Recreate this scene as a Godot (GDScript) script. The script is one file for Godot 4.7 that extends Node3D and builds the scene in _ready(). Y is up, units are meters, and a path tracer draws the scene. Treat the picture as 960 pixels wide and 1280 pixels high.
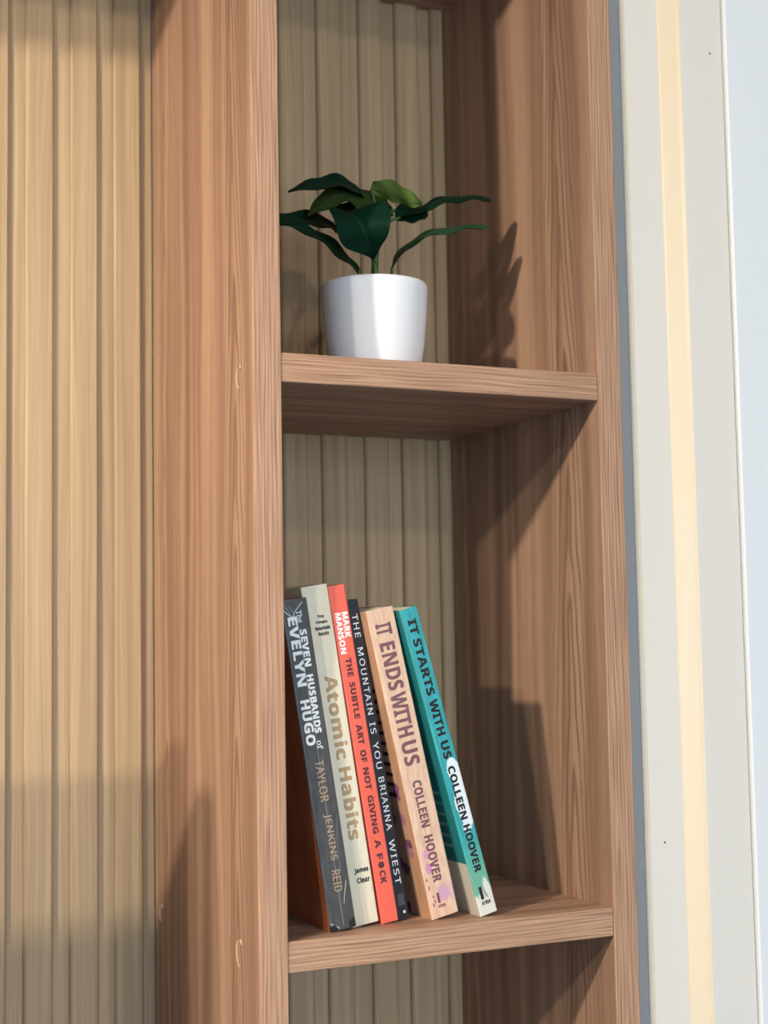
extends Node3D
# A built-in shelving unit beside a slatted wall: a potted plant on the upper shelf, six leaning paperbacks on the lower one.
# Origin: top of the lower shelf, at the front right edge of the left upright. x right, y up, z towards the viewer.

const W := 0.227          # clear width of the shelf bay
const T := 0.018          # board thickness
const D := 0.2165         # depth of the boards
const Y1 := 0.3524        # top of the plant's shelf
const Y2 := 0.707         # top of the shelf above
const FLOOR := -1.42
const CEIL := 1.03
const FOCAL := 1884.34    # pixels, for a 960 x 1280 frame
var cam_pos := Vector3(-0.3235, 0.1767, 0.8482)
var cam_basis := Basis(Vector3(0.9088, -0.0174, 0.4168), Vector3(-0.0195, 0.9963, 0.0841), Vector3(-0.4167, -0.0846, 0.9051)).orthonormalized()
var M := {}
var names := {}

func _ready() -> void:
	camera_and_light()
	materials()
	room()
	shelving_unit()
	door_side()
	added_television()
	plant()
	books()

# ------------------------------------------------------------------ camera, sky, lights
func camera_and_light() -> void:
	var cam := Camera3D.new()
	cam.name = "camera"
	add_child(cam)
	cam.transform = Transform3D(cam_basis, cam_pos)
	var at := CameraAttributesPhysical.new()
	at.frustum_focal_length = FOCAL / 1280.0 * 24.0
	at.frustum_focus_distance = 0.965
	at.frustum_near = 0.05
	at.frustum_far = 60.0
	at.exposure_aperture = 4.2
	cam.attributes = at
	cam.current = true
	var env := Environment.new()
	env.background_mode = Environment.BG_SKY
	var sky := Sky.new()
	var sm := ProceduralSkyMaterial.new()
	sm.sky_top_color = Color(0.55, 0.70, 0.92)
	sm.sky_horizon_color = Color(0.86, 0.91, 0.96)
	sm.ground_bottom_color = Color(0.42, 0.42, 0.42)
	sm.ground_horizon_color = Color(0.80, 0.84, 0.88)
	sm.sky_energy_multiplier = 1.6
	sm.ground_energy_multiplier = 1.0
	sky.sky_material = sm
	env.sky = sky
	env.tonemap_mode = Environment.TONE_MAPPER_LINEAR
	env.tonemap_exposure = 1.04
	env.sdfgi_enabled = true
	env.ssao_enabled = true
	env.ssil_enabled = true
	var we := WorldEnvironment.new()
	we.name = "world_environment"
	we.environment = env
	add_child(we)
	# daylight that enters through the window in the wall opposite the shelves
	var win := AreaLight3D.new()
	win.name = "window_daylight"
	win.area_size = Vector2(1.9, 1.5)
	win.area_normalize_energy = true
	win.light_color = Color(0.86, 0.935, 1.0)
	win.light_energy = 4.8
	win.area_range = 12.0
	win.shadow_enabled = true
	add_child(win)
	win.position = Vector3(-0.25, 0.12, 3.36)   # an area light shines along its -z

# ------------------------------------------------------------------ helpers
func pixel(x: float, y: float, z: float) -> Vector3:   # the point on the plane at depth z that the photograph shows at (x, y)
	var d := cam_basis * Vector3((x - 480.0) / FOCAL, -(y - 640.0) / FOCAL, -1.0)
	return cam_pos + d * ((z - cam_pos.z) / d.z)

func numbered(called: String) -> String:
	names[called] = names.get(called, -1) + 1
	return called if names[called] == 0 else "%s_%03d" % [called, names[called]]

func meta(o: Node, label := "", category := "", group := "", kind := "") -> void:
	if label: o.set_meta("label", label)
	if category: o.set_meta("category", category)
	if group: o.set_meta("group", group)
	if kind: o.set_meta("kind", kind)

func thing(called: String, label: String, category: String, at := Vector3.ZERO, group := "") -> Node3D:
	var o := Node3D.new()
	o.name = numbered(called)
	add_child(o)
	o.position = at
	meta(o, label, category, group)
	return o

func part(called: String, mesh: Mesh, mat: Material, parent: Node, at := Vector3.ZERO) -> MeshInstance3D:
	var o := MeshInstance3D.new()
	o.name = numbered(called) if parent == self else called
	o.mesh = mesh
	if mat: o.material_override = mat
	parent.add_child(o, true)
	o.position = at
	return o

func tri(st: SurfaceTool, a: Array, b: Array, c: Array, n: Vector3) -> void:   # each corner is [position, uv]; wound clockwise seen against n
	var l := [a, b, c]
	if (b[0] - a[0]).cross(c[0] - a[0]).dot(n) > 0.0:
		l = [a, c, b]
	for p in l:
		st.set_normal(n)
		st.set_uv(p[1])
		st.add_vertex(p[0])

func begin() -> SurfaceTool:
	var st := SurfaceTool.new()
	st.begin(Mesh.PRIMITIVE_TRIANGLES)
	return st

# a board with chamfered edges; its uv is in metres, v runs along the grain axis
func add_board(st: SurfaceTool, size: Vector3, ch: float, grain: int, uv0 := Vector2.ZERO, centre := Vector3.ZERO) -> void:
	var h := size / 2.0
	var uv := func(p: Vector3, ax: int) -> Vector2:
		var others := [0, 1, 2]
		others.erase(ax)
		if ax == grain:
			return Vector2(p[others[0]], p[others[1]]) + uv0
		others.erase(grain)
		return Vector2(p[others[0]] + h[others[0]], p[grain]) + uv0
	var point := func(s: Array, ax: int) -> Vector3:
		var p := Vector3(s[0] * (h.x - ch), s[1] * (h.y - ch), s[2] * (h.z - ch))
		p[ax] = s[ax] * h[ax]
		return p
	for ax in 3:
		for sg in [-1, 1]:
			var q := []
			for k in [[-1, -1], [1, -1], [1, 1], [-1, 1]]:
				var s := [0, 0, 0]
				s[ax] = sg
				s[(ax + 1) % 3] = k[0]
				s[(ax + 2) % 3] = k[1]
				var p: Vector3 = point.call(s, ax)
				q.append([p + centre, uv.call(p, ax)])
			var n := Vector3.ZERO
			n[ax] = sg
			tri(st, q[0], q[1], q[2], n)
			tri(st, q[0], q[2], q[3], n)
	if ch <= 0.0:
		return
	for ax in 3:                                   # twelve edges, each along ax
		var a1 := (ax + 1) % 3
		var a2 := (ax + 2) % 3
		for s1 in [-1, 1]:
			for s2 in [-1, 1]:
				var q := []
				for e in [[-1, a1], [1, a1], [1, a2], [-1, a2]]:
					var s := [0, 0, 0]
					s[ax] = e[0]
					s[a1] = s1
					s[a2] = s2
					var p: Vector3 = point.call(s, e[1])
					q.append([p + centre, uv.call(p, a1 if a1 != grain else a2)])
				var n := Vector3.ZERO
				n[a1] = s1
				n[a2] = s2
				n = n.normalized()
				tri(st, q[0], q[1], q[2], n)
				tri(st, q[0], q[2], q[3], n)
	for s1 in [-1, 1]:
		for s2 in [-1, 1]:
			for s3 in [-1, 1]:
				var s := [s1, s2, s3]
				var q := []
				for ax in 3:
					var p: Vector3 = point.call(s, ax)
					q.append([p + centre, uv.call(p, (grain + 1) % 3)])
				tri(st, q[0], q[1], q[2], Vector3(s1, s2, s3).normalized())

func board(size: Vector3, ch: float, grain: int, uv0 := Vector2.ZERO) -> ArrayMesh:
	var st := begin()
	add_board(st, size, ch, grain, uv0)
	return st.commit()

# a profile in the xz plane (open polyline) drawn up from y0 to y1
func extrude(prof: PackedVector2Array, y0: float, y1: float, side := 1.0) -> ArrayMesh:
	var st := begin()
	var run := 0.0
	for i in prof.size() - 1:
		var a := prof[i]
		var b := prof[i + 1]
		var d := b - a
		var n := Vector3(d.y, 0, -d.x).normalized() * side
		var l := d.length()
		var p := [[Vector3(a.x, y0, a.y), Vector2(run, y0)], [Vector3(b.x, y0, b.y), Vector2(run + l, y0)], [Vector3(b.x, y1, b.y), Vector2(run + l, y1)], [Vector3(a.x, y1, a.y), Vector2(run, y1)]]
		tri(st, p[0], p[1], p[2], n)
		tri(st, p[0], p[2], p[3], n)
		run += l
	for y in [y0, y1]:
		var ids := Geometry2D.triangulate_polygon(prof)
		for k in range(0, ids.size(), 3):
			tri(st, [Vector3(prof[ids[k]].x, y, prof[ids[k]].y), prof[ids[k]]], [Vector3(prof[ids[k + 1]].x, y, prof[ids[k + 1]].y), prof[ids[k + 1]]], [Vector3(prof[ids[k + 2]].x, y, prof[ids[k + 2]].y), prof[ids[k + 2]]], Vector3(0, -1 if y == y0 else 1, 0))
	return st.commit()

# a turned shape from (radius, height) pairs
func lathe(prof: PackedVector2Array, segs := 64, smooth := true) -> ArrayMesh:
	var st := begin()
	st.set_smooth_group(0 if smooth else -1)
	for i in prof.size() - 1:
		for k in segs:
			var a := TAU * k / segs
			var b := TAU * (k + 1) / segs
			var q := []
			for c in [[prof[i], a], [prof[i], b], [prof[i + 1], b], [prof[i + 1], a]]:
				q.append(Vector3(c[0].x * cos(c[1]), c[0].y, c[0].x * sin(c[1])))
			var d: Vector2 = prof[i + 1] - prof[i]
			var m := (a + b) / 2.0
			var n := Vector3(d.y * cos(m), -d.x, d.y * sin(m))
			for t in [[0, 1, 2], [0, 2, 3]]:
				var l: Array = t
				if (q[t[1]] - q[t[0]]).cross(q[t[2]] - q[t[0]]).dot(n) > 0.0:
					l = [t[0], t[2], t[1]]
				for j in l:
					st.add_vertex(q[j])
	st.generate_normals()
	return st.commit()

# a round bar along points, radius from r0 to r1
func add_tube(st: SurfaceTool, pts: Array, r0: float, r1: float, sides := 10) -> void:
	var rings := []
	for i in pts.size():
		var t: Vector3 = (pts[mini(i + 1, pts.size() - 1)] - pts[maxi(i - 1, 0)]).normalized()
		var u := t.cross(Vector3(0.3, 0.2, 1)).normalized()
		var w := t.cross(u)
		var r := lerpf(r0, r1, float(i) / (pts.size() - 1))
		var ring := []
		for k in sides:
			var n := u * cos(TAU * k / sides) + w * sin(TAU * k / sides)
			ring.append([pts[i] + n * r, n])
		rings.append(ring)
	for i in pts.size() - 1:
		for k in sides:
			var k2 := (k + 1) % sides
			for t in [[rings[i][k], rings[i][k2], rings[i + 1][k2]], [rings[i][k], rings[i + 1][k2], rings[i + 1][k]]]:
				var l: Array = t
				if (t[1][0] - t[0][0]).cross(t[2][0] - t[0][0]).dot(t[0][1]) > 0.0:
					l = [t[0], t[2], t[1]]
				for p in l:
					st.set_normal(p[1])
					st.set_uv(Vector2.ZERO)
					st.add_vertex(p[0])

func tube(pts: Array, r0: float, r1: float, sides := 10) -> ArrayMesh:
	var st := begin()
	add_tube(st, pts, r0, r1, sides)
	return st.commit()

func smooth_line(pts: Array, steps := 6) -> Array:   # Catmull-Rom through the points
	var out := []
	for i in pts.size() - 1:
		var p0: Vector3 = pts[maxi(i - 1, 0)]
		var p1: Vector3 = pts[i]
		var p2: Vector3 = pts[i + 1]
		var p3: Vector3 = pts[mini(i + 2, pts.size() - 1)]
		for k in steps:
			out.append(p1.cubic_interpolate(p2, p0, p3, float(k) / steps))
	out.append(pts[-1])
	return out

# ------------------------------------------------------------------ materials
func noise(sd: int, octaves := 3) -> FastNoiseLite:
	var n := FastNoiseLite.new()
	n.seed = sd
	n.noise_type = FastNoiseLite.TYPE_SIMPLEX_SMOOTH
	n.frequency = 1.0
	n.fractal_octaves = octaves
	n.fractal_type = FastNoiseLite.FRACTAL_FBM if octaves > 1 else FastNoiseLite.FRACTAL_NONE
	return n

func plain(c: Color, rough := 0.6, spec := 0.5) -> StandardMaterial3D:
	var m := StandardMaterial3D.new()
	m.albedo_color = c
	m.roughness = rough
	m.metallic_specular = spec
	return m

func textured(im: Image, scale: Vector2, rough := 0.5, relief: Image = null, depth_cm := 0.0) -> StandardMaterial3D:
	var m := StandardMaterial3D.new()
	m.albedo_texture = ImageTexture.create_from_image(im)
	m.uv1_scale = Vector3(1.0 / scale.x, 1.0 / scale.y, 1.0)
	m.roughness = rough
	if relief:
		m.heightmap_enabled = true
		m.heightmap_scale = depth_cm
		m.heightmap_texture = ImageTexture.create_from_image(relief)
	return m

func rgb(r: int, g: int, b: int) -> Color:
	return Color(r / 255.0, g / 255.0, b / 255.0)

# flat-sawn board face: 0.25 m across the grain, 1 m along it
func wood_face() -> StandardMaterial3D:
	var w := 500
	var h := 1000
	var im := Image.create(w, h, false, Image.FORMAT_RGB8)
	var n1 := noise(11, 2)
	var n2 := noise(23, 2)
	var n3 := noise(37, 2)
	var n4 := noise(51, 1)
	var light := rgb(190, 154, 128)
	var dark := rgb(144, 111, 92)
	var grain := rgb(108, 80, 66)
	for y in h:
		var v := float(y)
		for x in w:
			var u := x * 0.5
			var warp := n1.get_noise_2d(u * 0.010, v * 0.0022) * 9.0
			var band := n2.get_noise_2d((u + warp) * 0.045, v * 0.0009) - 0.5 * exp(-pow((u + warp * 0.5 - 92.0) / 10.0, 2.0)) + 0.25 * exp(-pow((u - 145.0) / 26.0, 2.0))
			var fine := n3.get_noise_2d((u + warp) * 0.55, v * 0.006)
			var c := dark.lerp(light, clampf(0.60 + 0.75 * band + 0.19 * fine, 0.0, 1.0))
			var pore := n4.get_noise_2d(u * 1.7 + 70.0, v * 0.022)
			c = c.lerp(grain, clampf((pore - 0.45) * 0.7, 0.0, 0.28))
			# two cathedral figures of nested arches
			for f in [[40.0, 14.0, 0.5], [192.0, 15.0, 0.75]]:
				var du := absf(u + warp * 0.5 - f[0])
				if du < f[1] * 2.0:
					var ring := sin((sqrt(du * du + 9.0) * 0.75 + v * 0.045 + n1.get_noise_2d(u * 0.04, v * 0.008) * 2.2) * 1.5)
					var amount: float = f[2] * smoothstep(f[1] * 2.0, f[1] * 0.6, du) * smoothstep(0.25, 0.95, ring) * (0.65 + 0.5 * fine)
					c = c.lerp(grain, clampf(amount, 0.0, 0.6))
			im.set_pixel(x, y, c)
	var m := textured(im, Vector2(0.25, 1.0), 0.5)
	m.metallic_specular = 0.4
	return m

# edge banding: 0.02 m across, 1 m along
func wood_edge() -> StandardMaterial3D:
	var w := 80
	var h := 1800
	var im := Image.create(w, h, false, Image.FORMAT_RGB8)
	var bump := Image.create(w, h, false, Image.FORMAT_L8)
	var n1 := noise(5, 2)
	var n2 := noise(6, 2)
	var n3 := noise(7, 1)
	var light := rgb(204, 163, 130)
	var dark := rgb(148, 108, 84)
	for y in h:
		var v := y * 0.5556
		for x in w:
			var u := x * 0.25
			var warp := n1.get_noise_2d(u * 0.05, v * 0.009) * 1.1
			var s := sin((u + warp) * 2.6 + 2.6 * n2.get_noise_2d(u * 0.20, v * 0.008)) + 0.9 * n2.get_noise_2d((u + warp) * 0.45, v * 0.004)
			var fine := n3.get_noise_2d((u + warp) * 1.3, v * 0.014)
			var t := clampf(0.62 + 0.20 * s + 0.42 * fine, 0.0, 1.0)
			im.set_pixel(x, y, dark.lerp(light, t))
			bump.set_pixel(x, y, Color(t, t, t))
	var m := textured(im, Vector2(0.02, 1.0), 0.55, bump, 0.012)
	m.metallic_specular = 0.4
	return m

# pale oak slats: 0.16 m across, 1 m along
func wood_slat() -> StandardMaterial3D:
	var w := 320
	var h := 800
	var im := Image.create(w, h, false, Image.FORMAT_RGB8)
	var n1 := noise(81, 2)
	var n2 := noise(82, 2)
	var n3 := noise(83, 1)
	var light := rgb(192, 167, 131)
	var dark := rgb(154, 130, 100)
	for y in h:
		var v := y * 1.25
		for x in w:
			var u := x * 0.5
			var warp := n1.get_noise_2d(u * 0.03, v * 0.003) * 3.0
			var band := n2.get_noise_2d((u + warp) * 0.11, v * 0.0012)
			var fine := n3.get_noise_2d((u + warp) * 0.75, v * 0.005)
			im.set_pixel(x, y, dark.lerp(light, clampf(0.55 + 0.35 * band + 0.26 * fine, 0.0, 1.0)))
	var m := textured(im, Vector2(0.16, 1.0), 0.5)
	m.metallic_specular = 0.4
	return m

func materials() -> void:
	M.face = wood_face()
	M.edge = wood_edge()
	M.slat = wood_slat()
	M.wall = plain(rgb(206, 210, 214), 0.8)
	M.ceiling = plain(rgb(224, 226, 228), 0.9)
	M.floor = plain(rgb(140, 142, 146), 0.55)
	M.trim = plain(rgb(240, 231, 217), 0.38)
	M.door = plain(rgb(242, 243, 241), 0.3)
	M.white_metal = plain(rgb(240, 240, 238), 0.4)
	M.black = plain(rgb(18, 18, 20), 0.45)
	M.screen = plain(rgb(8, 8, 10), 0.15)
	M.steel = plain(rgb(180, 180, 178), 0.3)
	M.steel.metallic = 1.0
	M.cream = plain(rgb(240, 220, 186), 0.34)
	M.gap_grey = plain(rgb(160, 158, 154), 0.7)  # plain grey for the strip between upright and casing
	M.mark = plain(rgb(226, 196, 164), 0.6)
	M.speck = plain(rgb(110, 88, 66), 0.7)
	M.glow = plain(rgb(255, 244, 228), 0.5)
	M.glow.emission_enabled = true
	M.glow.emission = rgb(255, 236, 208)
	M.glow.emission_energy_multiplier = 4.0
	M.glass = plain(Color(1, 1, 1, 0.06), 0.02)
	M.glass.transparency = BaseMaterial3D.TRANSPARENCY_ALPHA

# ------------------------------------------------------------------ the room
func structure(called: String, size: Vector3, at: Vector3, mat: Material, label: String) -> MeshInstance3D:
	var o := part(called, board(size, 0.0, 1), mat, self, at)
	meta(o, label, "", "", "structure")
	return o

func room() -> void:
	var x0 := -2.7
	var x1 := 2.2
	var z1 := 3.4
	var mid := (FLOOR + CEIL) / 2.0
	var high := CEIL - FLOOR
	structure("floor", Vector3(x1 - x0 + 0.3, 0.1, 4.2), Vector3((x0 + x1) / 2, FLOOR - 0.05, 1.5), M.floor, "pale beige floor of the room")
	structure("ceiling", Vector3(x1 - x0 + 0.3, 0.1, 4.2), Vector3((x0 + x1) / 2, CEIL + 0.05, 1.5), M.ceiling, "white ceiling of the room")
	structure("wall_left", Vector3(0.1, high, 4.0), Vector3(x0 - 0.05, mid, 1.5), M.wall, "plain white side wall")
	structure("wall_right", Vector3(0.1, high, 4.0), Vector3(x1 + 0.05, mid, 1.5), M.wall, "plain white side wall past the door")
	# the wall opposite, with a window opening
	var wx0 := -1.25
	var wx1 := 0.75
	var wy0 := -0.68
	var wy1 := 0.92
	var front := Node3D.new()
	front.name = "wall_front"
	add_child(front)
	meta(front, "white wall with the window, opposite the shelves", "", "", "structure")
	for b in [[x0, wx0, FLOOR, CEIL], [wx1, x1, FLOOR, CEIL], [wx0, wx1, FLOOR, wy0], [wx0, wx1, wy1, CEIL]]:
		part("wall_piece", board(Vector3(b[1] - b[0], b[3] - b[2], 0.1), 0.0, 1), M.wall, front, Vector3((b[0] + b[1]) / 2, (b[2] + b[3]) / 2, z1 + 0.05))
	var window := Node3D.new()
	window.name = "window_1"
	add_child(window)
	meta(window, "white framed window with clear panes in the wall opposite the shelves", "", "", "structure")
	var cx := (wx0 + wx1) / 2
	var cy := (wy0 + wy1) / 2
	for b in [[wx0 + 0.03, 0.06, cy, wy1 - wy0], [wx1 - 0.03, 0.06, cy, wy1 - wy0], [cx, 0.06, cy, wy1 - wy0 - 0.12]]:
		part("frame_post", board(Vector3(b[1], b[3], 0.06), 0.003, 1), M.white_metal, window, Vector3(b[0], b[2], z1 + 0.05))
	for y in [wy0 + 0.03, wy1 - 0.03]:
		part("frame_rail", board(Vector3(wx1 - wx0 - 0.12, 0.06, 0.06), 0.003, 0), M.white_metal, window, Vector3(cx, y, z1 + 0.05))
	for s in [-1, 1]:
		part("pane", board(Vector3(0.91, wy1 - wy0 - 0.12, 0.004), 0.0, 1), M.glass, window, Vector3(cx + s * 0.485, cy, z1 + 0.05))
	# slatted wall behind the shelves and the niche
	var back := part("wall_back", board(Vector3(x1 - x0, high, 0.12), 0.0, 1, Vector2(0.0, 0.62)), M.wall, self, Vector3((x0 + x1) / 2, mid, -0.2815 - 0.006))
	meta(back, "wall clad with vertical pale oak slats behind the shelves", "", "", "structure")
	var off := back.position
	var bz := -0.2195
	for b in [[-1.75 + T, -T, 0.01], [0.0, W, 0.05]]:
		part("backing_board", board(Vector3(b[1] - b[0], high, 0.007), 0.0, 1, Vector2(b[2], 0.03)), M.slat, back, Vector3((b[0] + b[1]) / 2, mid, bz - 0.0035) - off)
	var sets := []
	var x := -0.0472
	while x > -1.71:
		sets.append([x, 0.0203])
		x -= 0.0321
	for s in [[0.0510, 0.0203], [0.0832, 0.0203], [0.1153, 0.0205], [0.1514, 0.0205], [0.1834, 0.0205], [0.2158, 0.0112], [0.0188, 0.0203]]:
		sets.append(s)
	var variants := {}
	var i := 0
	for s in sets:
		var key := "%d_%.4f" % [(i * 5) % 7, s[1]]
		if not variants.has(key):
			variants[key] = board(Vector3(s[1], high, 0.0043), 0.0015, 1, Vector2(0.021 * ((i * 5) % 7), 0.03))
		part("slat", variants[key], M.slat, back, Vector3(s[0] + s[1] / 2, mid, bz + 0.00215) - off)
		i += 1
	# ceiling spotlights: a pair over to the left, which throw the hard shadows, and a pair further into the room
	spotlight(Vector3(-1.41, 0.983, 0.79), Vector3(-0.95, 0.28, -0.2), 62.0, 0.7, 2.75, "white ceiling spotlight nearer the slatted wall, aimed at the niche")
	spotlight(Vector3(-1.62, 0.960, 1.26), Vector3(-1.0, 0.25, -0.2), 33.0, 0.55, 2.8, "white ceiling spotlight second from the slatted wall, aimed at the niche")
	spotlight(Vector3(0.26, 0.97, 1.85), Vector3(0.12, 0.2, -0.2), 50.0, 0.7, 0.4, "white ceiling spotlight in the room's middle, aimed at the shelves")

func spotlight(at: Vector3, target: Vector3, cone: float, softness: float, energy: float, label: String) -> void:
	var dir := (target - at).normalized()
	var o := thing("ceiling_spotlight", label, "spotlight", at)
	part("ceiling_plate", lathe(PackedVector2Array([Vector2(0.0, 0.0), Vector2(0.03, 0.0), Vector2(0.03, 0.006), Vector2(0.0, 0.006)]), 32, false), M.white_metal, o, Vector3(0, CEIL - at.y - 0.006, 0))
	part("stem", tube([Vector3(0, 0.0, 0) - dir * 0.02, Vector3(0, CEIL - at.y - 0.003, 0) - dir * 0.02 * Vector3(1, 0, 1)], 0.005, 0.005), M.white_metal, o)
	var head := part("lamp_head", lathe(PackedVector2Array([Vector2(0.0, 0.06), Vector2(0.022, 0.058), Vector2(0.028, 0.05), Vector2(0.030, 0.006), Vector2(0.027, 0.006), Vector2(0.027, 0.012), Vector2(0.0, 0.012)]), 40), M.white_metal, o)
	var up := -dir
	var side := up.cross(Vector3(0, 1, 0)).normalized()
	head.basis = Basis(side, up, side.cross(up))
	var lens := part("glowing_lens", lathe(PackedVector2Array([Vector2(0.026, 0.006), Vector2(0.0, 0.006)]), 40, false), M.glow, o)
	lens.basis = head.basis
	var l := SpotLight3D.new()
	l.name = "beam"
	l.light_color = Color(1.0, 0.93, 0.84)
	l.light_energy = energy
	l.light_size = 0.036
	l.spot_range = 12.0
	l.spot_attenuation = 2.0
	l.spot_angle = cone
	l.spot_angle_attenuation = softness
	l.shadow_enabled = true
	o.add_child(l)
	l.position = dir * 0.002
	l.basis = Basis.looking_at(dir, Vector3.UP)

# ------------------------------------------------------------------ shelving unit
func shelving_unit() -> void:
	var o := thing("shelving_unit", "built-in wooden shelving unit with tall uprights and open shelves", "shelves")
	var y0 := FLOOR
	var y1 := CEIL - 0.004
	var mid := (y0 + y1) / 2
	var k := 0
	for x in [-T / 2, W + T / 2, -1.75 + T / 2]:
		var p := part("upright", board(Vector3(T, y1 - y0, D - 0.0012), 0.0003, 1, Vector2([0.012, 0.020, 0.005][k], 0.03 + k * 0.03)), M.face, o, Vector3(x, mid, -D / 2 - 0.0006))
		part("edge_band", board(Vector3(T, y1 - y0, 0.0012), 0.0005, 1, Vector2([0.0, 0.001, 0.0005][k], 0.03 * k + 0.02)), M.edge, p, Vector3(0, 0, D / 2))
		if k == 0:
			for c in [[299.5, 1191, 0.0085, 0.0033], [202, 1141, 0.006, 0.0025], [298.5, 471, 0.007, 0.003]]:
				chip(p, c)
		k += 1
	k = 0
	for y in [Y2, Y1, 0.0, -0.352, -0.704, -1.056]:
		var p := part("shelf", board(Vector3(W, T, D - 0.0022), 0.0003, 0, Vector2(0.02, 0.17 * k + 0.12)), M.face, o, Vector3(W / 2, y - T / 2, -D / 2 - 0.0011))
		part("edge_band", board(Vector3(W, T, 0.0012), 0.0005, 0, Vector2(0.001, 0.23 * k + 0.12)), M.edge, p, Vector3(0, 0, D / 2 - 0.0006))
		k += 1
	var top := part("bridge_shelf", board(Vector3(1.75 - 2 * T, T, D - 0.0022), 0.0003, 0, Vector2(0.02, 0.5)), M.face, o, Vector3((-1.75) / 2, Y2 - T / 2, -D / 2 - 0.0011))
	part("edge_band", board(Vector3(1.75 - 2 * T, T, 0.0012), 0.0005, 0, Vector2(0.001, 0.5)), M.edge, top, Vector3(0, 0, D / 2 - 0.0006))

# a small crescent where the veneer is chipped, on the left face of the left upright
func chip(p: MeshInstance3D, c: Array) -> void:
	var d := cam_basis * Vector3((c[0] - 480.0) / FOCAL, -(c[1] - 640.0) / FOCAL, -1.0)
	var at := cam_pos + d * ((-T - cam_pos.x) / d.x)
	var pts := []
	for i in 9:
		var a := PI * (0.22 + 1.35 * i / 8.0)
		pts.append(Vector3(0, sin(a) * c[2], cos(a) * c[3] * 1.6))
	var o := part("veneer_chip", tube(pts, 0.0006, 0.0003, 6), M.mark, p, at - p.position)
	meta(o, "pale crescent chip in the veneer")

# ------------------------------------------------------------------ door casing at the right
func door_side() -> void:
	var x := W + T
	var top := 0.80
	var prof := PackedVector2Array([Vector2(0.2590, -0.21), Vector2(0.2590, -0.0095), Vector2(0.2595, -0.0084), Vector2(0.2605, -0.008), Vector2(0.2895, -0.008), Vector2(0.2895, -0.21)])
	var casing := part("trim_1", extrude(prof, FLOOR, top, -1.0), M.trim, self)
	part("gap_filler", board(Vector3(0.0134, top - FLOOR, 0.05), 0.0, 1), M.gap_grey, casing, Vector3(x + 0.0071, (FLOOR + top) / 2, -0.0350))
	var bead := PackedVector2Array()
	for i in 7:                                            # bead of yellowed filler along the inner flat
		var a := PI * i / 6.0
		bead.append(Vector2(0.2612 - cos(a) * 0.0011, -0.0082 + sin(a) * 0.0007))
	part("filler_bead", extrude(bead, FLOOR, top, -1.0), M.cream, casing)
	part("bevelled_strip", extrude(PackedVector2Array([Vector2(0.2895, -0.21), Vector2(0.2895, -0.008), Vector2(0.2903, -0.0078), Vector2(0.2909, -0.0072), Vector2(0.3014, -0.0014), Vector2(0.3024, -0.0004), Vector2(0.3036, 0.0), Vector2(0.3036, -0.21)]), FLOOR, top, -1.0), M.cream, casing)
	part("outer_strip", extrude(PackedVector2Array([Vector2(0.3036, -0.21), Vector2(0.3036, 0.0), Vector2(0.3385, 0.0), Vector2(0.3396, -0.0004), Vector2(0.3403, -0.0015), Vector2(0.3405, -0.03), Vector2(0.3405, -0.21)]), FLOOR, top, -1.0), M.trim, casing)
	meta(casing, "cream painted door casing with a bevelled step beside the shelves", "", "", "structure")
	for s in [[912, 143, 0.0], [887, 67, 0.0], [894, 1052, -0.008], [831, 1053, -0.008], [842, 202, -0.008], [958, 1160, 0.0]]:
		var sp := pixel(s[0], s[1], s[2])
		var m := SphereMesh.new()
		m.radius = 0.0008
		m.height = 0.0008
		m.radial_segments = 10
		m.rings = 5
		var q := part("paint_speck", m, M.speck, casing, sp)
		q.rotation.x = PI / 2
	var bump := SphereMesh.new()
	bump.radius = 0.0024
	bump.height = 0.003
	bump.radial_segments = 16
	bump.rings = 8
	part("paint_lump", bump, M.trim, casing, pixel(847, 266, -0.0068))
	var door := part("door_1", board(Vector3(0.80, top - FLOOR - 0.01, 0.04), 0.0012, 1), M.door, self, Vector3(0.3405 + 0.4003, (FLOOR + top) / 2, -0.0174))
	meta(door, "cool white painted door past the casing", "", "", "structure")
	var side := part("trim_2", board(Vector3(0.08, top - FLOOR, 0.2), 0.003, 1), M.trim, self, Vector3(0.3405 + 0.806 + 0.041, (FLOOR + top) / 2, -0.11))
	meta(side, "cream painted door casing on the door's far side", "", "", "structure")
	var head := part("trim_3", board(Vector3(0.98, 0.08, 0.2), 0.003, 0), M.trim, self, Vector3(W + T + 0.491, top + 0.0405, -0.11))
	meta(head, "cream painted casing across the top of the door", "", "", "structure")

# ------------------------------------------------------------------ unseen TV added left of the frame to cast stepped shade on the slats
func added_television() -> void:
	var o := thing("added_television", "unseen flat black TV on a wall arm, added to shade the lower slats", "added_television", Vector3(-0.862, -0.105, 0.05))
	part("casing", board(Vector3(1.22, 0.68, 0.03), 0.003, 1), M.black, o, Vector3(0, 0, 0.0))
	part("screen", board(Vector3(1.20, 0.66, 0.002), 0.0, 1), M.screen, o, Vector3(0, 0, 0.0155))
	part("wall_arm", board(Vector3(0.2, 0.2, 0.249), 0.004, 1), M.black, o, Vector3(0, 0, -0.1396))

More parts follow.
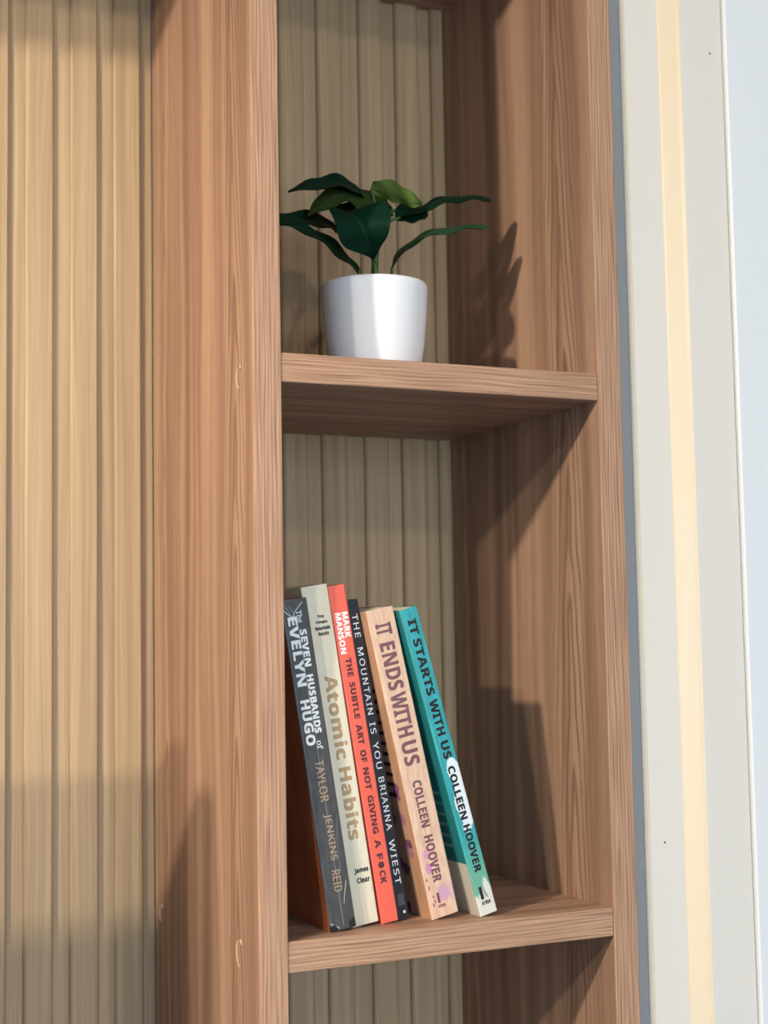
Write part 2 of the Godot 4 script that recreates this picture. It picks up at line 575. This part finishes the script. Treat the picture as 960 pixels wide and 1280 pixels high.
# ------------------------------------------------------------------ plant
func leaf_material(c: Color, rib: Color, rough: float) -> StandardMaterial3D:
	var w := 128
	var h := 128
	var im := Image.create(w, h, false, Image.FORMAT_RGB8)
	var n := noise(400, 2)
	for y in h:
		for x in w:
			var u := absf(x / 63.5 - 1.0)
			var v := y / 127.0
			var t := 0.06 * n.get_noise_2d(x * 0.05, y * 0.05)
			var vein := pow(absf(sin((v * 7.0 - u * 1.5) * PI)), 40.0) * 0.14 * (1.0 - u)
			var mid := smoothstep(0.07, 0.02, u) * 0.75
			var q := c.lerp(rib, clampf(maxf(mid, vein) + t, 0.0, 1.0))
			im.set_pixel(x, y, q)
	var m := textured(im, Vector2.ONE, rough)
	m.metallic_specular = 0.12
	m.backlight_enabled = true
	m.backlight = Color(0.02, 0.05, 0.01)
	return m

# a leaf as a thin solid: a midrib through points, a half width, the direction of its breadth, and how far its halves fold
func leaf(parent: Node3D, mid: Array, half: float, side: Vector3, fold: float, mat: Material, round_at := 0.8, blunt := 0.62) -> void:
	var line := smooth_line(mid, 5)
	var st := begin()
	var cols := 8
	var rows := []
	for i in line.size():
		var t := float(i) / (line.size() - 1)
		var tan: Vector3 = (line[mini(i + 1, line.size() - 1)] - line[maxi(i - 1, 0)]).normalized()
		var s := (side - tan * side.dot(tan)).normalized()
		var n := s.cross(tan).normalized()
		var wd := half * pow(maxf(sin(PI * pow(t, round_at)), 0.0), blunt) * (1.0 - 0.25 * t) + 0.0008
		var row := []
		for k in cols + 1:
			var q := 2.0 * k / cols - 1.0
			var lift := fold * absf(q) * wd * (1.2 - 0.3 * absf(q)) + 0.0011 * sin(t * 17.0 + q * 2.0) * absf(q)
			row.append([line[i] + s * q * wd + n * lift, Vector2((q + 1) / 2, t), n])
		rows.append(row)
	var tops := []
	var bottoms := []
	for i in rows.size():
		var a := []
		var b := []
		for k in cols + 1:
			var pu: Vector3 = rows[mini(i + 1, rows.size() - 1)][k][0] - rows[maxi(i - 1, 0)][k][0]
			var pv: Vector3 = rows[i][mini(k + 1, cols)][0] - rows[i][maxi(k - 1, 0)][0]
			var n := pv.cross(pu).normalized()
			if n.dot(rows[i][k][2]) < 0.0:
				n = -n
			a.append([rows[i][k][0] + n * 0.0003, rows[i][k][1], n])
			b.append([rows[i][k][0] - n * 0.0003, rows[i][k][1], -n])
		tops.append(a)
		bottoms.append(b)
	var quad := func(p: Array) -> void:
		for t in [[p[0], p[1], p[2]], [p[0], p[2], p[3]]]:
			var l: Array = t
			if (t[1][0] - t[0][0]).cross(t[2][0] - t[0][0]).dot(t[0][2]) > 0.0:
				l = [t[0], t[2], t[1]]
			for c in l:
				st.set_normal(c[2])
				st.set_uv(c[1])
				st.add_vertex(c[0])
	for i in rows.size() - 1:
		for k in cols:
			for g in [tops, bottoms]:
				quad.call([g[i][k], g[i][k + 1], g[i + 1][k + 1], g[i + 1][k]])
		for k in [0, cols]:
			quad.call([tops[i][k], bottoms[i][k], bottoms[i + 1][k], tops[i + 1][k]])
	part("leaf", st.commit(), mat, parent)

func plant() -> void:
	var c := Vector3(0.0995, Y1, -0.0805)
	var o := thing("potted_plant", "small green plant in a plain white round pot on the upper shelf", "plant")
	var glaze := plain(rgb(246, 246, 246), 0.42)
	glaze.clearcoat_enabled = true
	glaze.clearcoat = 0.12
	glaze.clearcoat_roughness = 0.1
	part("pot", lathe(PackedVector2Array([Vector2(0.0, 0.0004), Vector2(0.0262, 0.0004), Vector2(0.0282, 0.0012), Vector2(0.0298, 0.0042), Vector2(0.0318, 0.012), Vector2(0.0338, 0.024), Vector2(0.0352, 0.038), Vector2(0.0361, 0.052), Vector2(0.0366, 0.062), Vector2(0.0366, 0.0655), Vector2(0.0360, 0.0667), Vector2(0.0352, 0.0670), Vector2(0.0344, 0.0664), Vector2(0.0341, 0.064), Vector2(0.0335, 0.054), Vector2(0.0, 0.053)]), 96), glaze, o, c)
	var soil := plain(rgb(52, 42, 34), 0.95)
	var st := begin()
	var n := noise(9, 3)
	for k in 40:
		for r in 6:
			var q := []
			for e in [[r, k], [r + 1, k], [r + 1, k + 1], [r, k + 1]]:
				var rad: float = 0.0338 * e[0] / 6.0
				var p := Vector3(rad * cos(TAU * e[1] / 40.0), 0.0, rad * sin(TAU * e[1] / 40.0))
				p.y = 0.0585 + 0.0035 * n.get_noise_2d(p.x * 160.0, p.z * 160.0)
				q.append([p, Vector2(p.x, p.z)])
			tri(st, q[0], q[1], q[2], Vector3.UP)
			tri(st, q[0], q[2], q[3], Vector3.UP)
	part("soil", st.commit(), soil, o, c)
	var dark := leaf_material(rgb(16, 46, 32), rgb(30, 68, 44), 0.48)
	var mid := leaf_material(rgb(42, 76, 52), rgb(66, 104, 70), 0.46)
	var bright := leaf_material(rgb(126, 156, 80), rgb(150, 174, 106), 0.42)
	var olive := leaf_material(rgb(52, 72, 34), rgb(84, 98, 52), 0.42)
	var stalk := plain(rgb(62, 92, 48), 0.5)
	var view := (c + Vector3(0, 0.11, 0) - cam_pos).normalized()
	var up := cam_basis.y
	var right := cam_basis.x
	var L := [
		# midrib points as photograph pixels with depth, half width, breadth direction, fold, material
		[[[452, 242, -.086], [432, 231, -.078], [402, 231, -.068], [361, 240, -.058]], 0.0130, view * 0.92 + up * 0.27, 0.10, dark],
		[[[484, 248, -.092], [456, 245, -.082], [425, 243, -.072], [404, 255, -.066], [386, 270, -.062]], 0.0135, view * 0.84 + up * 0.42, -0.10, olive],
		[[[421, 287, -.088], [402, 277, -.084], [376, 275, -.079], [348, 277, -.074], [330, 284, -.071]], 0.0125, view * 0.93 + up * 0.33, 0.10, dark],
		[[[449, 338, -.076], [430, 320, -.071], [405, 300, -.063], [376, 285, -.056], [352, 281, -.052]], 0.0105, view * 0.96 + up * 0.24 + right * 0.1, 0.05, dark],
		[[[466, 323, -.062], [462, 306, -.054], [456, 291, -.049], [449, 278, -.050], [438, 269, -.060], [424, 268, -.074]], 0.0235, right * 0.97 + view * 0.22, 0.45, dark, 1.45, 0.85],
		[[[456, 272, -.088], [436, 264, -.084], [415, 265, -.080]], 0.0095, view * 0.80 + up * 0.45, 0.10, dark],
		[[[490, 262, -.094], [470, 258, -.090], [446, 258, -.086]], 0.0100, view * 0.70 + up * 0.70, 0.10, dark],
		[[[464, 235, -.080], [488, 240, -.072], [510, 249, -.066], [528, 254, -.060]], 0.0115, view * -0.80 + up * 0.50, 0.10, bright],
		[[[494, 262, -.092], [514, 266, -.087], [535, 268, -.082]], 0.0105, view * 0.62 + up * 0.60, 0.10, dark],
		[[[500, 272, -.082], [529, 258, -.082], [555, 249, -.083], [583, 246, -.085], [613, 249, -.0864]], 0.0120, view * 0.96 + up * 0.20, 0.12, dark],
		[[[490, 335, -.078], [503, 312, -.078], [528, 295, -.077], [555, 287, -.076], [580, 284, -.076], [608, 283, -.0759]], 0.0120, view * 0.98 + up * 0.15, 0.08, mid],
	]
	var root := Vector3(c.x, Y1 + 0.056, c.z)
	var bases := []
	for l in L:
		var pts := []
		for p in l[0]:
			pts.append(pixel(p[0], p[1], p[2]))
		bases.append(pts[0])
		leaf(o, pts, l[1], l[2], l[3], l[4], l[5] if l.size() > 5 else 0.8, l[6] if l.size() > 6 else 0.62)
	part("stem", tube(smooth_line([root, pixel(469, 322, -.079), pixel(473, 298, -.081), pixel(476, 278, -.083)], 5), 0.0026, 0.0018), stalk, o)
	var crown := pixel(474, 292, -.082)
	for i in [0, 1, 2, 5, 6, 7, 8, 9]:
		var mid_p: Vector3 = crown.lerp(bases[i], 0.5) + Vector3(0, 0.003, 0)
		part("leaf_stalk", tube(smooth_line([crown, mid_p, bases[i]], 5), 0.0013, 0.0009, 8), stalk, o)
	part("leaf_stalk", tube(smooth_line([root + Vector3(-0.002, 0, 0.014), pixel(469, 335, -.066), bases[4]], 5), 0.0020, 0.0014, 8), stalk, o)
	part("leaf_stalk", tube(smooth_line([root + Vector3(-0.010, 0, 0.004), bases[3]], 5), 0.0014, 0.0011, 8), stalk, o)
	part("leaf_stalk", tube(smooth_line([root + Vector3(0.012, 0, 0.002), bases[10]], 5), 0.0014, 0.0011, 8), stalk, o)

# ------------------------------------------------------------------ books
func font(serif := false, bold := true) -> SystemFont:
	var f := SystemFont.new()
	f.font_names = PackedStringArray(["Droid Serif" if serif else "Droid Sans"])
	f.font_weight = 700 if bold else 400
	return f

# raised ink on a spine. box = left, right (metres across), top, bottom (metres up); turned text reads downwards
func ink(parent: Node3D, words: String, f: Font, box: Rect2, turned: bool, mat: Material, spacing := 0.0, heavy := 0.00016) -> void:
	var tm := TextMesh.new()
	tm.text = words
	if spacing != 0.0:
		var fv := FontVariation.new()
		fv.base_font = f
		fv.spacing_glyph = int(spacing)
		tm.font = fv
	else:
		tm.font = f
	tm.font_size = 64
	tm.pixel_size = 0.01
	tm.depth = 0.01
	tm.curve_step = 2.0
	var b := tm.get_aabb()
	var mid := box.position + box.size / 2.0
	var sx := (box.size.y if turned else box.size.x) / b.size.x
	var sy := (box.size.x if turned else box.size.y) / b.size.y
	var bas := Basis(Vector3(0, -1, 0) * sx, Vector3(1, 0, 0) * sy, Vector3(0, 0, 0.012)) if turned else Basis(Vector3(1, 0, 0) * sx, Vector3(0, 1, 0) * sy, Vector3(0, 0, 0.012))
	heavy = minf(heavy, 0.03 * (box.size.x if turned else box.size.y)) * (1.0 if f.font_weight >= 600 else 0.4)
	var st := SurfaceTool.new()
	var k := 0
	for e in [Vector3(1, 1, 0), Vector3(-1, 1, 0), Vector3(1, -1, 0), Vector3(-1, -1, 0)]:   # heavier strokes: the glyphs laid four times, a hair apart
		st.append_from(tm, 0, Transform3D(bas, Vector3(mid.x, mid.y, 0.00002 + 0.000004 * k) + e * heavy - bas * (b.position + b.size / 2.0)))
		k += 1
	part("lettering", st.commit(), mat, parent)

# a paperback: cover wrapped round a block of pages. Its origin is the bottom left corner of the spine.
func book(label: String, at: Vector3, lean: float, turn: float, th: float, h: float, depth: float, spine: Material, cover: Material) -> Array:
	var o := thing("paperback_book", label, "book", at, "paperbacks leaning on the lower shelf")
	o.basis = Basis(Vector3.UP, deg_to_rad(turn)) * Basis(Vector3.BACK, deg_to_rad(lean))
	var r := 0.0011
	var path := [Vector2(0, -depth), Vector2(0, -0.006), Vector2(0, -r)]
	for i in range(1, 6):
		var a := PI / 2 * i / 5.0
		path.append(Vector2(r - r * cos(a), -r + r * sin(a)))
	for i in range(0, 6):
		var a := PI / 2 * i / 5.0
		path.append(Vector2(th - r + r * sin(a), -r + r * cos(a)))
	path.append_array([Vector2(th, -0.006), Vector2(th, -depth)])
	var wall := 0.0004
	var normals := []
	for i in path.size():
		var t: Vector2 = (path[mini(i + 1, path.size() - 1)] - path[maxi(i - 1, 0)]).normalized()
		normals.append(Vector2(-t.y, t.x))
	var mesh := ArrayMesh.new()
	for surf in 2:                                   # 0: the two covers, 1: the spine
		var st := begin()
		for i in path.size() - 1:
			var on_spine: bool = i >= 2 and i <= path.size() - 4
			if on_spine != (surf == 1):
				continue
			var q := []
			for e in [[i, 0.0], [i + 1, 0.0], [i + 1, h], [i, h]]:
				var p: Vector2 = path[e[0]]
				var uv := Vector2(p.x / th, 1.0 - e[1] / h) if surf == 1 else Vector2(-p.y / depth if i < 4 else 1.0 + p.y / depth, 1.0 - e[1] / h)
				q.append([Vector3(p.x, e[1], p.y), uv, Vector3(normals[e[0]].x, 0, normals[e[0]].y)])
			for t in [[q[0], q[1], q[2]], [q[0], q[2], q[3]]]:
				var l: Array = t
				if (t[1][0] - t[0][0]).cross(t[2][0] - t[0][0]).dot(t[0][2]) > 0.0:
					l = [t[0], t[2], t[1]]
				for c in l:
					st.set_normal(c[2])
					st.set_uv(c[1])
					st.add_vertex(c[0])
			# inner face and the rims at top and bottom
			var a: Vector2 = path[i] - normals[i] * wall
			var b: Vector2 = path[i + 1] - normals[i + 1] * wall
			var nn := Vector3(-normals[i].x, 0, -normals[i].y)
			var z := Vector2(0.5, 0.5)
			tri(st, [Vector3(a.x, 0, a.y), z], [Vector3(b.x, 0, b.y), z], [Vector3(b.x, h, b.y), z], nn)
			tri(st, [Vector3(a.x, 0, a.y), z], [Vector3(b.x, h, b.y), z], [Vector3(a.x, h, a.y), z], nn)
			for y in [0.0, h]:
				var e := Vector2(0.5, 1.0 - y / h)
				var ny := Vector3(0, -1 if y == 0.0 else 1, 0)
				var pa: Vector2 = path[i]
				var pb: Vector2 = path[i + 1]
				tri(st, [Vector3(pa.x, y, pa.y), e], [Vector3(pb.x, y, pb.y), e], [Vector3(b.x, y, b.y), e], ny)
				tri(st, [Vector3(pa.x, y, pa.y), e], [Vector3(b.x, y, b.y), e], [Vector3(a.x, y, a.y), e], ny)
		st.set_material(cover if surf == 0 else spine)
		st.commit(mesh)
	var c := part("cover", mesh, null, o)
	part("page_block", board(Vector3(th - 0.001, h - 0.0006, depth - 0.003), 0.0002, 1), M.paper, o, Vector3(th / 2, h / 2, -depth / 2 - 0.0006))
	return [o, c]

func spine_image(w: int, h: int, base: Color, sd: int, vary := 0.03) -> Image:
	var im := Image.create(w, h, false, Image.FORMAT_RGB8)
	var n := noise(sd, 3)
	for y in h:
		for x in w:
			var t := vary * n.get_noise_2d(x * 0.03, y * 0.012)
			im.set_pixel(x, y, Color(base.r + t, base.g + t, base.b + t))
	return im

func stroke(im: Image, pts: Array, width: float, c: Color, strength := 1.0) -> void:   # points as fractions of the picture
	var w := im.get_width()
	var h := im.get_height()
	for i in pts.size() - 1:
		var a := Vector2(pts[i][0] * w, pts[i][1] * h)
		var b := Vector2(pts[i + 1][0] * w, pts[i + 1][1] * h)
		var steps := int(a.distance_to(b) * 2.0) + 2
		for k in steps:
			var p := a.lerp(b, float(k) / steps)
			for dy in range(-int(width), int(width) + 1):
				for dx in range(-int(width), int(width) + 1):
					var x := int(p.x) + dx
					var y := int(p.y) + dy
					if x >= 0 and y >= 0 and x < w and y < h and Vector2(dx, dy).length() <= width:
						im.set_pixel(x, y, im.get_pixel(x, y).lerp(c, strength * 0.5))

func blob(im: Image, cx: float, cy: float, rx: float, ry: float, c: Color, strength := 1.0, ragged := 0.25, sd := 1) -> void:   # rx, ry in pixels
	var n := noise(sd, 2)
	var w := im.get_width()
	var h := im.get_height()
	for y in range(maxi(0, int(cy * h - ry * 1.5)), mini(h, int(cy * h + ry * 1.5))):
		for x in range(maxi(0, int(cx * w - rx * 1.5)), mini(w, int(cx * w + rx * 1.5))):
			var d := Vector2((x - cx * w) / rx, (y - cy * h) / ry).length() + ragged * n.get_noise_2d(x * 0.06, y * 0.06)
			if d < 1.0:
				im.set_pixel(x, y, im.get_pixel(x, y).lerp(c, strength))

func spine_material(im: Image, rough := 0.4) -> StandardMaterial3D:
	var m := textured(im, Vector2.ONE, rough)
	m.texture_repeat = false
	return m

func books() -> void:
	M.paper = plain(rgb(224, 212, 188), 0.85)
	var white := plain(rgb(240, 240, 236), 0.5)
	var black := plain(rgb(24, 24, 28), 0.5)
	var sans := font()
	var thin := font(false, false)
	var serif := font(true, false)
	# 1. dark grey, orange cover
	var im := spine_image(160, 1000, rgb(74, 73, 73), 3, 0.05)
	stroke(im, [[.30, .02], [.46, .05], [.52, .12], [.53, .35], [.54, .55], [.53, .8], [.52, .99]], 1.0, rgb(170, 170, 170), 0.8)
	stroke(im, [[.06, .03], [.35, .055], [.5, .035], [.8, .012]], 2.0, rgb(190, 195, 198), 0.8)
	stroke(im, [[.15, .02], [.45, .07]], 1.0, rgb(180, 180, 180), 0.7)
	stroke(im, [[.86, .86], [.72, .9], [.66, .925]], 1.5, rgb(205, 205, 205), 0.9)
	stroke(im, [[.90, .66], [.76, .73], [.70, .83]], 1.0, rgb(150, 150, 150), 0.5)
	stroke(im, [[.05, .975], [.2, .985], [.35, .993]], 2.0, rgb(190, 190, 190), 0.7)
	blob(im, 0.1, 0.995, 30, 14, rgb(20, 20, 22))
	blob(im, 0.93, 0.99, 34, 18, rgb(28, 28, 30))
	var cov := spine_image(128, 192, rgb(172, 96, 58), 31, 0.10)
	var b := book("dark grey paperback with white spine title and orange cover", Vector3(0.0338, 0.0, -0.0159), 8.5, 0.0, 0.0174, 0.2035, 0.135, spine_material(im, 0.35), spine_material(cov, 0.4))
	var h := 0.2035
	var c: Node3D = b[1]
	ink(c, "EVELYN", sans, span(0.0030, 0.0088, h, .053, .262), true, white)
	ink(c, "HUGO", sans, span(0.0030, 0.0088, h, .305, .441), true, white)
	ink(c, "The", font(true, false), span(0.0092, 0.0126, h, .036, .072), true, white)
	ink(c, "SEVEN", sans, span(0.0096, 0.0138, h, .094, .206), true, white)
	ink(c, "HUSBANDS", sans, span(0.0096, 0.0138, h, .232, .408), true, white)
	ink(c, "of", serif, span(0.0096, 0.0132, h, .432, .458), true, white)
	var tan := plain(rgb(176, 148, 118), 0.5)
	ink(c, "TAYLOR", thin, span(0.0066, 0.0118, h, .490, .615), true, tan)
	ink(c, "JENKINS", thin, span(0.0066, 0.0118, h, .652, .792), true, tan)
	ink(c, "REID", thin, span(0.0066, 0.0118, h, .822, .886), true, tan)
	# 2. cream
	im = spine_image(160, 1000, rgb(230, 219, 192), 5, 0.02)
	b = book("cream paperback with tan spine title, tallest of the pale spines", Vector3(0.0520, 0.0, -0.0240), 8.6, 0.0, 0.0180, 0.2123, 0.135, spine_material(im, 0.5), plain(rgb(220, 210, 186), 0.5))
	h = 0.2123
	c = b[1]
	var gold := plain(rgb(182, 150, 108), 0.45)
	for t in [["Tiny", .0079, .0125, .093], ["Changes,", .0064, .0144, .1095], ["Remarkable", .0055, .0155, .1265], ["Results", .0071, .0140, .143]]:
		ink(c, t[0], sans, span(t[1], t[2], h, t[3] - 0.0055, t[3] + 0.0055), false, black)
	ink(c, "Atomic", sans, span(0.0064, 0.0150, h, .268, .515), true, gold)
	ink(c, "Habits", sans, span(0.0064, 0.0150, h, .540, .752), true, gold)
	ink(c, "James", sans, span(0.0066, 0.0160, h, .836, .853), false, black)
	ink(c, "Clear", sans, span(0.0076, 0.0160, h, .864, .880), false, black)
	# 3. coral
	im = spine_image(128, 1000, rgb(240, 104, 82), 7, 0.02)
	b = book("coral red paperback with white author name and dark title", Vector3(0.0720, 0.0, -0.0251), 9.0, 0.0, 0.0120, 0.2132, 0.135, spine_material(im, 0.42), plain(rgb(238, 104, 82), 0.42))
	h = 0.2132
	c = b[1]
	var maroon := plain(rgb(88, 40, 40), 0.5)
	ink(c, "MARK", sans, span(0.0068, 0.0106, h, .082, .157), true, white)
	ink(c, "MANSON", sans, span(0.0020, 0.0058, h, .082, .203), true, white)
	for t in [["THE", .218, .272], ["SUBTLE", .290, .397], ["ART", .415, .474], ["OF", .491, .526], ["NOT", .543, .608], ["GIVING", .626, .738], ["A", .757, .780]]:
		ink(c, t[0], sans, span(0.0042, 0.0080, h, t[1], t[2]), true, maroon)
	ink(c, "F", sans, span(0.0042, 0.0080, h, .798, .815), true, maroon)
	ink(c, "CK", sans, span(0.0042, 0.0080, h, .848, .885), true, maroon)
	var blot := SphereMesh.new()
	blot.radius = 0.0022
	blot.height = 0.0002
	blot.radial_segments = 20
	blot.rings = 4
	var bl := part("ink_blot", blot, maroon, c, Vector3(0.0061, h * (1.0 - 0.831), 0.0001))
	bl.rotation.x = PI / 2
	# 4. black
	im = spine_image(128, 1000, rgb(30, 31, 38), 9, 0.02)
	b = book("slim black paperback with widely spaced white lettering", Vector3(0.0855, 0.0, -0.0305), 9.15, 0.0, 0.0088, 0.2043, 0.135, spine_material(im, 0.4), plain(rgb(28, 29, 36), 0.4))
	h = 0.2043
	c = b[1]
	for t in [["THE", .045, .118], ["MOUNTAIN", .150, .360], ["IS", .385, .420], ["YOU", .447, .530], ["BRIANNA", .556, .722], ["WIEST", .752, .890]]:
		ink(c, t[0], thin, span(0.0028, 0.0066, h, t[1], t[2]), true, white, 6.0)
	var grey := plain(rgb(130, 130, 134), 0.5)
	var lg := begin()
	for k in 4:
		add_board(lg, Vector3(0.0003, 0.0072, 0.0001), 0.0, 1, Vector2.ZERO, Vector3(0.0030 + k * 0.0011, h * 0.062, 0.00004))
	add_board(lg, Vector3(0.0040, 0.0003, 0.0001), 0.0, 1, Vector2.ZERO, Vector3(0.00465, h * 0.046, 0.00004))
	part("publisher_mark", lg.commit(), grey, c)
	ink(c, "♥", sans, span(0.0050, 0.0064, h, .974, .982), false, white)
	# 5. pale pink-cream
	im = spine_image(200, 1000, rgb(228, 190, 160), 13, 0.07)
	for k in 7:
		stroke(im, [[.1 + k * .13, 0.0], [.12 + k * .13, .4], [.09 + k * .13, 1.0]], 3.0, [rgb(240, 208, 178), rgb(222, 178, 146), rgb(236, 196, 168)][k % 3], 0.35)
	blob(im, 0.28, 0.795, 24, 14, rgb(214, 140, 196), 0.75, 0.5, 4)
	blob(im, 0.25, 0.838, 20, 18, rgb(208, 132, 190), 0.75, 0.5, 5)
	blob(im, 0.60, 0.925, 44, 26, rgb(206, 158, 196), 0.75, 0.4, 6)
	blob(im, 0.88, 0.93, 14, 26, rgb(216, 170, 200), 0.5, 0.5, 7)
	for k in 5:
		blob(im, [.12, .20, .16, .24, .10][k], [.90, .93, .955, .945, .875][k], 7, 6, rgb(168, 74, 100), 0.7, 0.6, 20 + k)
	cov = spine_image(256, 384, rgb(208, 164, 132), 33, 0.08)
	for k in 60:
		var n := noise(60 + k, 1)
		blob(cov, 0.0 + 0.10 * absf(n.get_noise_2d(3.3, 0.7)) * 9.0, 0.55 + 0.45 * absf(n.get_noise_2d(1.3, 9.7)) * 2.0, 9, 7, [rgb(128, 66, 126), rgb(98, 46, 96), rgb(176, 108, 160)][k % 3], 0.7, 0.6, 90 + k)
	for k in 11:
		stroke(cov, [[.10, .26 + k * .034], [.7, .26 + k * .034]], 2.0, rgb(58, 36, 40), 0.9)
	b = book("pale peach paperback with purple title and pink petals", Vector3(0.1056, 0.0, -0.0214), 12.3, 0.0, 0.0192, 0.1990, 0.135, spine_material(im, 0.42), spine_material(cov, 0.42))
	h = 0.1990
	c = b[1]
	var plum := plain(rgb(128, 82, 88), 0.5)
	for t in [["IT", .048, .085], ["ENDS", .110, .262], ["WITH", .274, .415], ["US", .432, .508]]:
		ink(c, t[0], sans, span(0.0042, 0.0148, h, t[1], t[2]), true, plum)
	ink(c, "COLLEEN", sans, span(0.0064, 0.0124, h, .560, .710), true, plum)
	ink(c, "HOOVER", sans, span(0.0064, 0.0124, h, .738, .888), true, plum)
	publisher(c, Vector2(0.0064, h * 0.045), plain(rgb(126, 70, 98), 0.5), plain(rgb(216, 166, 178), 0.5), sans, 0.8)
	# 6. teal
	im = Image.create(160, 1000, false, Image.FORMAT_RGB8)
	var nt := noise(17, 3)
	for y in 1000:
		for x in 160:
			var t := nt.get_noise_2d(x * 0.02, y * 0.006)
			var q := rgb(62, 178, 182).lerp(rgb(52, 150, 156), clampf(0.5 + t, 0.0, 1.0))
			q = q.lerp(rgb(112, 178, 150), smoothstep(0.72, 0.88, y / 1000.0 + 0.05 * t))
			if y > 925 + 34.0 * nt.get_noise_2d(x * 0.025 + 40.0, 5.0) - (26.0 if x > 90 else 0.0):
				q = rgb(224, 224, 208)
			im.set_pixel(x, y, q)
	blob(im, 0.62, 0.530, 56, 40, rgb(232, 240, 238), 1.0, 0.1, 40)
	blob(im, 0.80, 0.590, 62, 60, rgb(232, 240, 238), 1.0, 0.1, 41)
	blob(im, 0.45, 0.635, 40, 34, rgb(222, 230, 224), 1.0, 0.2, 42)
	blob(im, 0.72, 0.670, 66, 46, rgb(232, 240, 238), 1.0, 0.1, 43)
	blob(im, 0.55, 0.715, 40, 18, rgb(226, 234, 230), 1.0, 0.1, 44)
	cov = spine_image(256, 384, rgb(34, 128, 132), 35, 0.05)
	for k in 6:
		stroke(cov, [[.10, .60 + k * .035], [.55, .60 + k * .035]], 2.0, rgb(150, 190, 188), 0.6)
	for y in range(318, 384):
		for x in range(0, 140):
			cov.set_pixel(x, y, rgb(214, 212, 200))
	b = book("teal paperback with black title over white cloud shapes", Vector3(0.1372, 0.0, -0.0157), 15.3, 0.0, 0.0126, 0.2020, 0.135, spine_material(im, 0.4), spine_material(cov, 0.4))
	h = 0.2020
	c = b[1]
	for t in [["IT", .037, .086], ["STARTS", .100, .283], ["WITH", .299, .414], ["US", .434, .490]]:
		ink(c, t[0], sans, span(0.0036, 0.0092, h, t[1], t[2]), true, black)
	ink(c, "COLLEEN", sans, span(0.0042, 0.0090, h, .517, .690), true, black)
	ink(c, "HOOVER", sans, span(0.0042, 0.0090, h, .709, .862), true, black)
	publisher(c, Vector2(0.0034, h * 0.05), black, plain(rgb(168, 168, 160), 0.5), sans, 1.0)

func span(x0: float, x1: float, h: float, f0: float, f1: float) -> Rect2:   # fractions run down the spine
	return Rect2(x0, h * (1.0 - f1), x1 - x0, h * (f1 - f0))

# the publisher's mark: two slanted strokes over a name
func publisher(c: Node3D, at: Vector2, dark: Material, light: Material, f: Font, s: float) -> void:
	for k in 2:
		var st := begin()
		var w := 0.0022 * s
		var hh := 0.0082 * s
		var x := at.x if k == 0 else at.x + w * 0.95
		var q := []
		var shape := [Vector2(0, 0), Vector2(w, 0), Vector2(w, hh), Vector2(0, hh)] if k == 0 else [Vector2(w * 0.5, hh * 0.15), Vector2(w * 1.6, 0), Vector2(w * 0.55, hh), Vector2(w * 0.05, hh)]
		for p in shape:
			q.append([Vector3(x + p.x, at.y + p.y, 0.00012), Vector2.ZERO])
		tri(st, q[0], q[1], q[2], Vector3.BACK)
		tri(st, q[0], q[2], q[3], Vector3.BACK)
		part("publisher_mark", st.commit(), dark if k == 0 else light, c)
	ink(c, "ATRIA", f, Rect2(at.x - 0.0003, at.y - 0.0036 * s, 0.0064 * s, 0.0022 * s), false, dark)
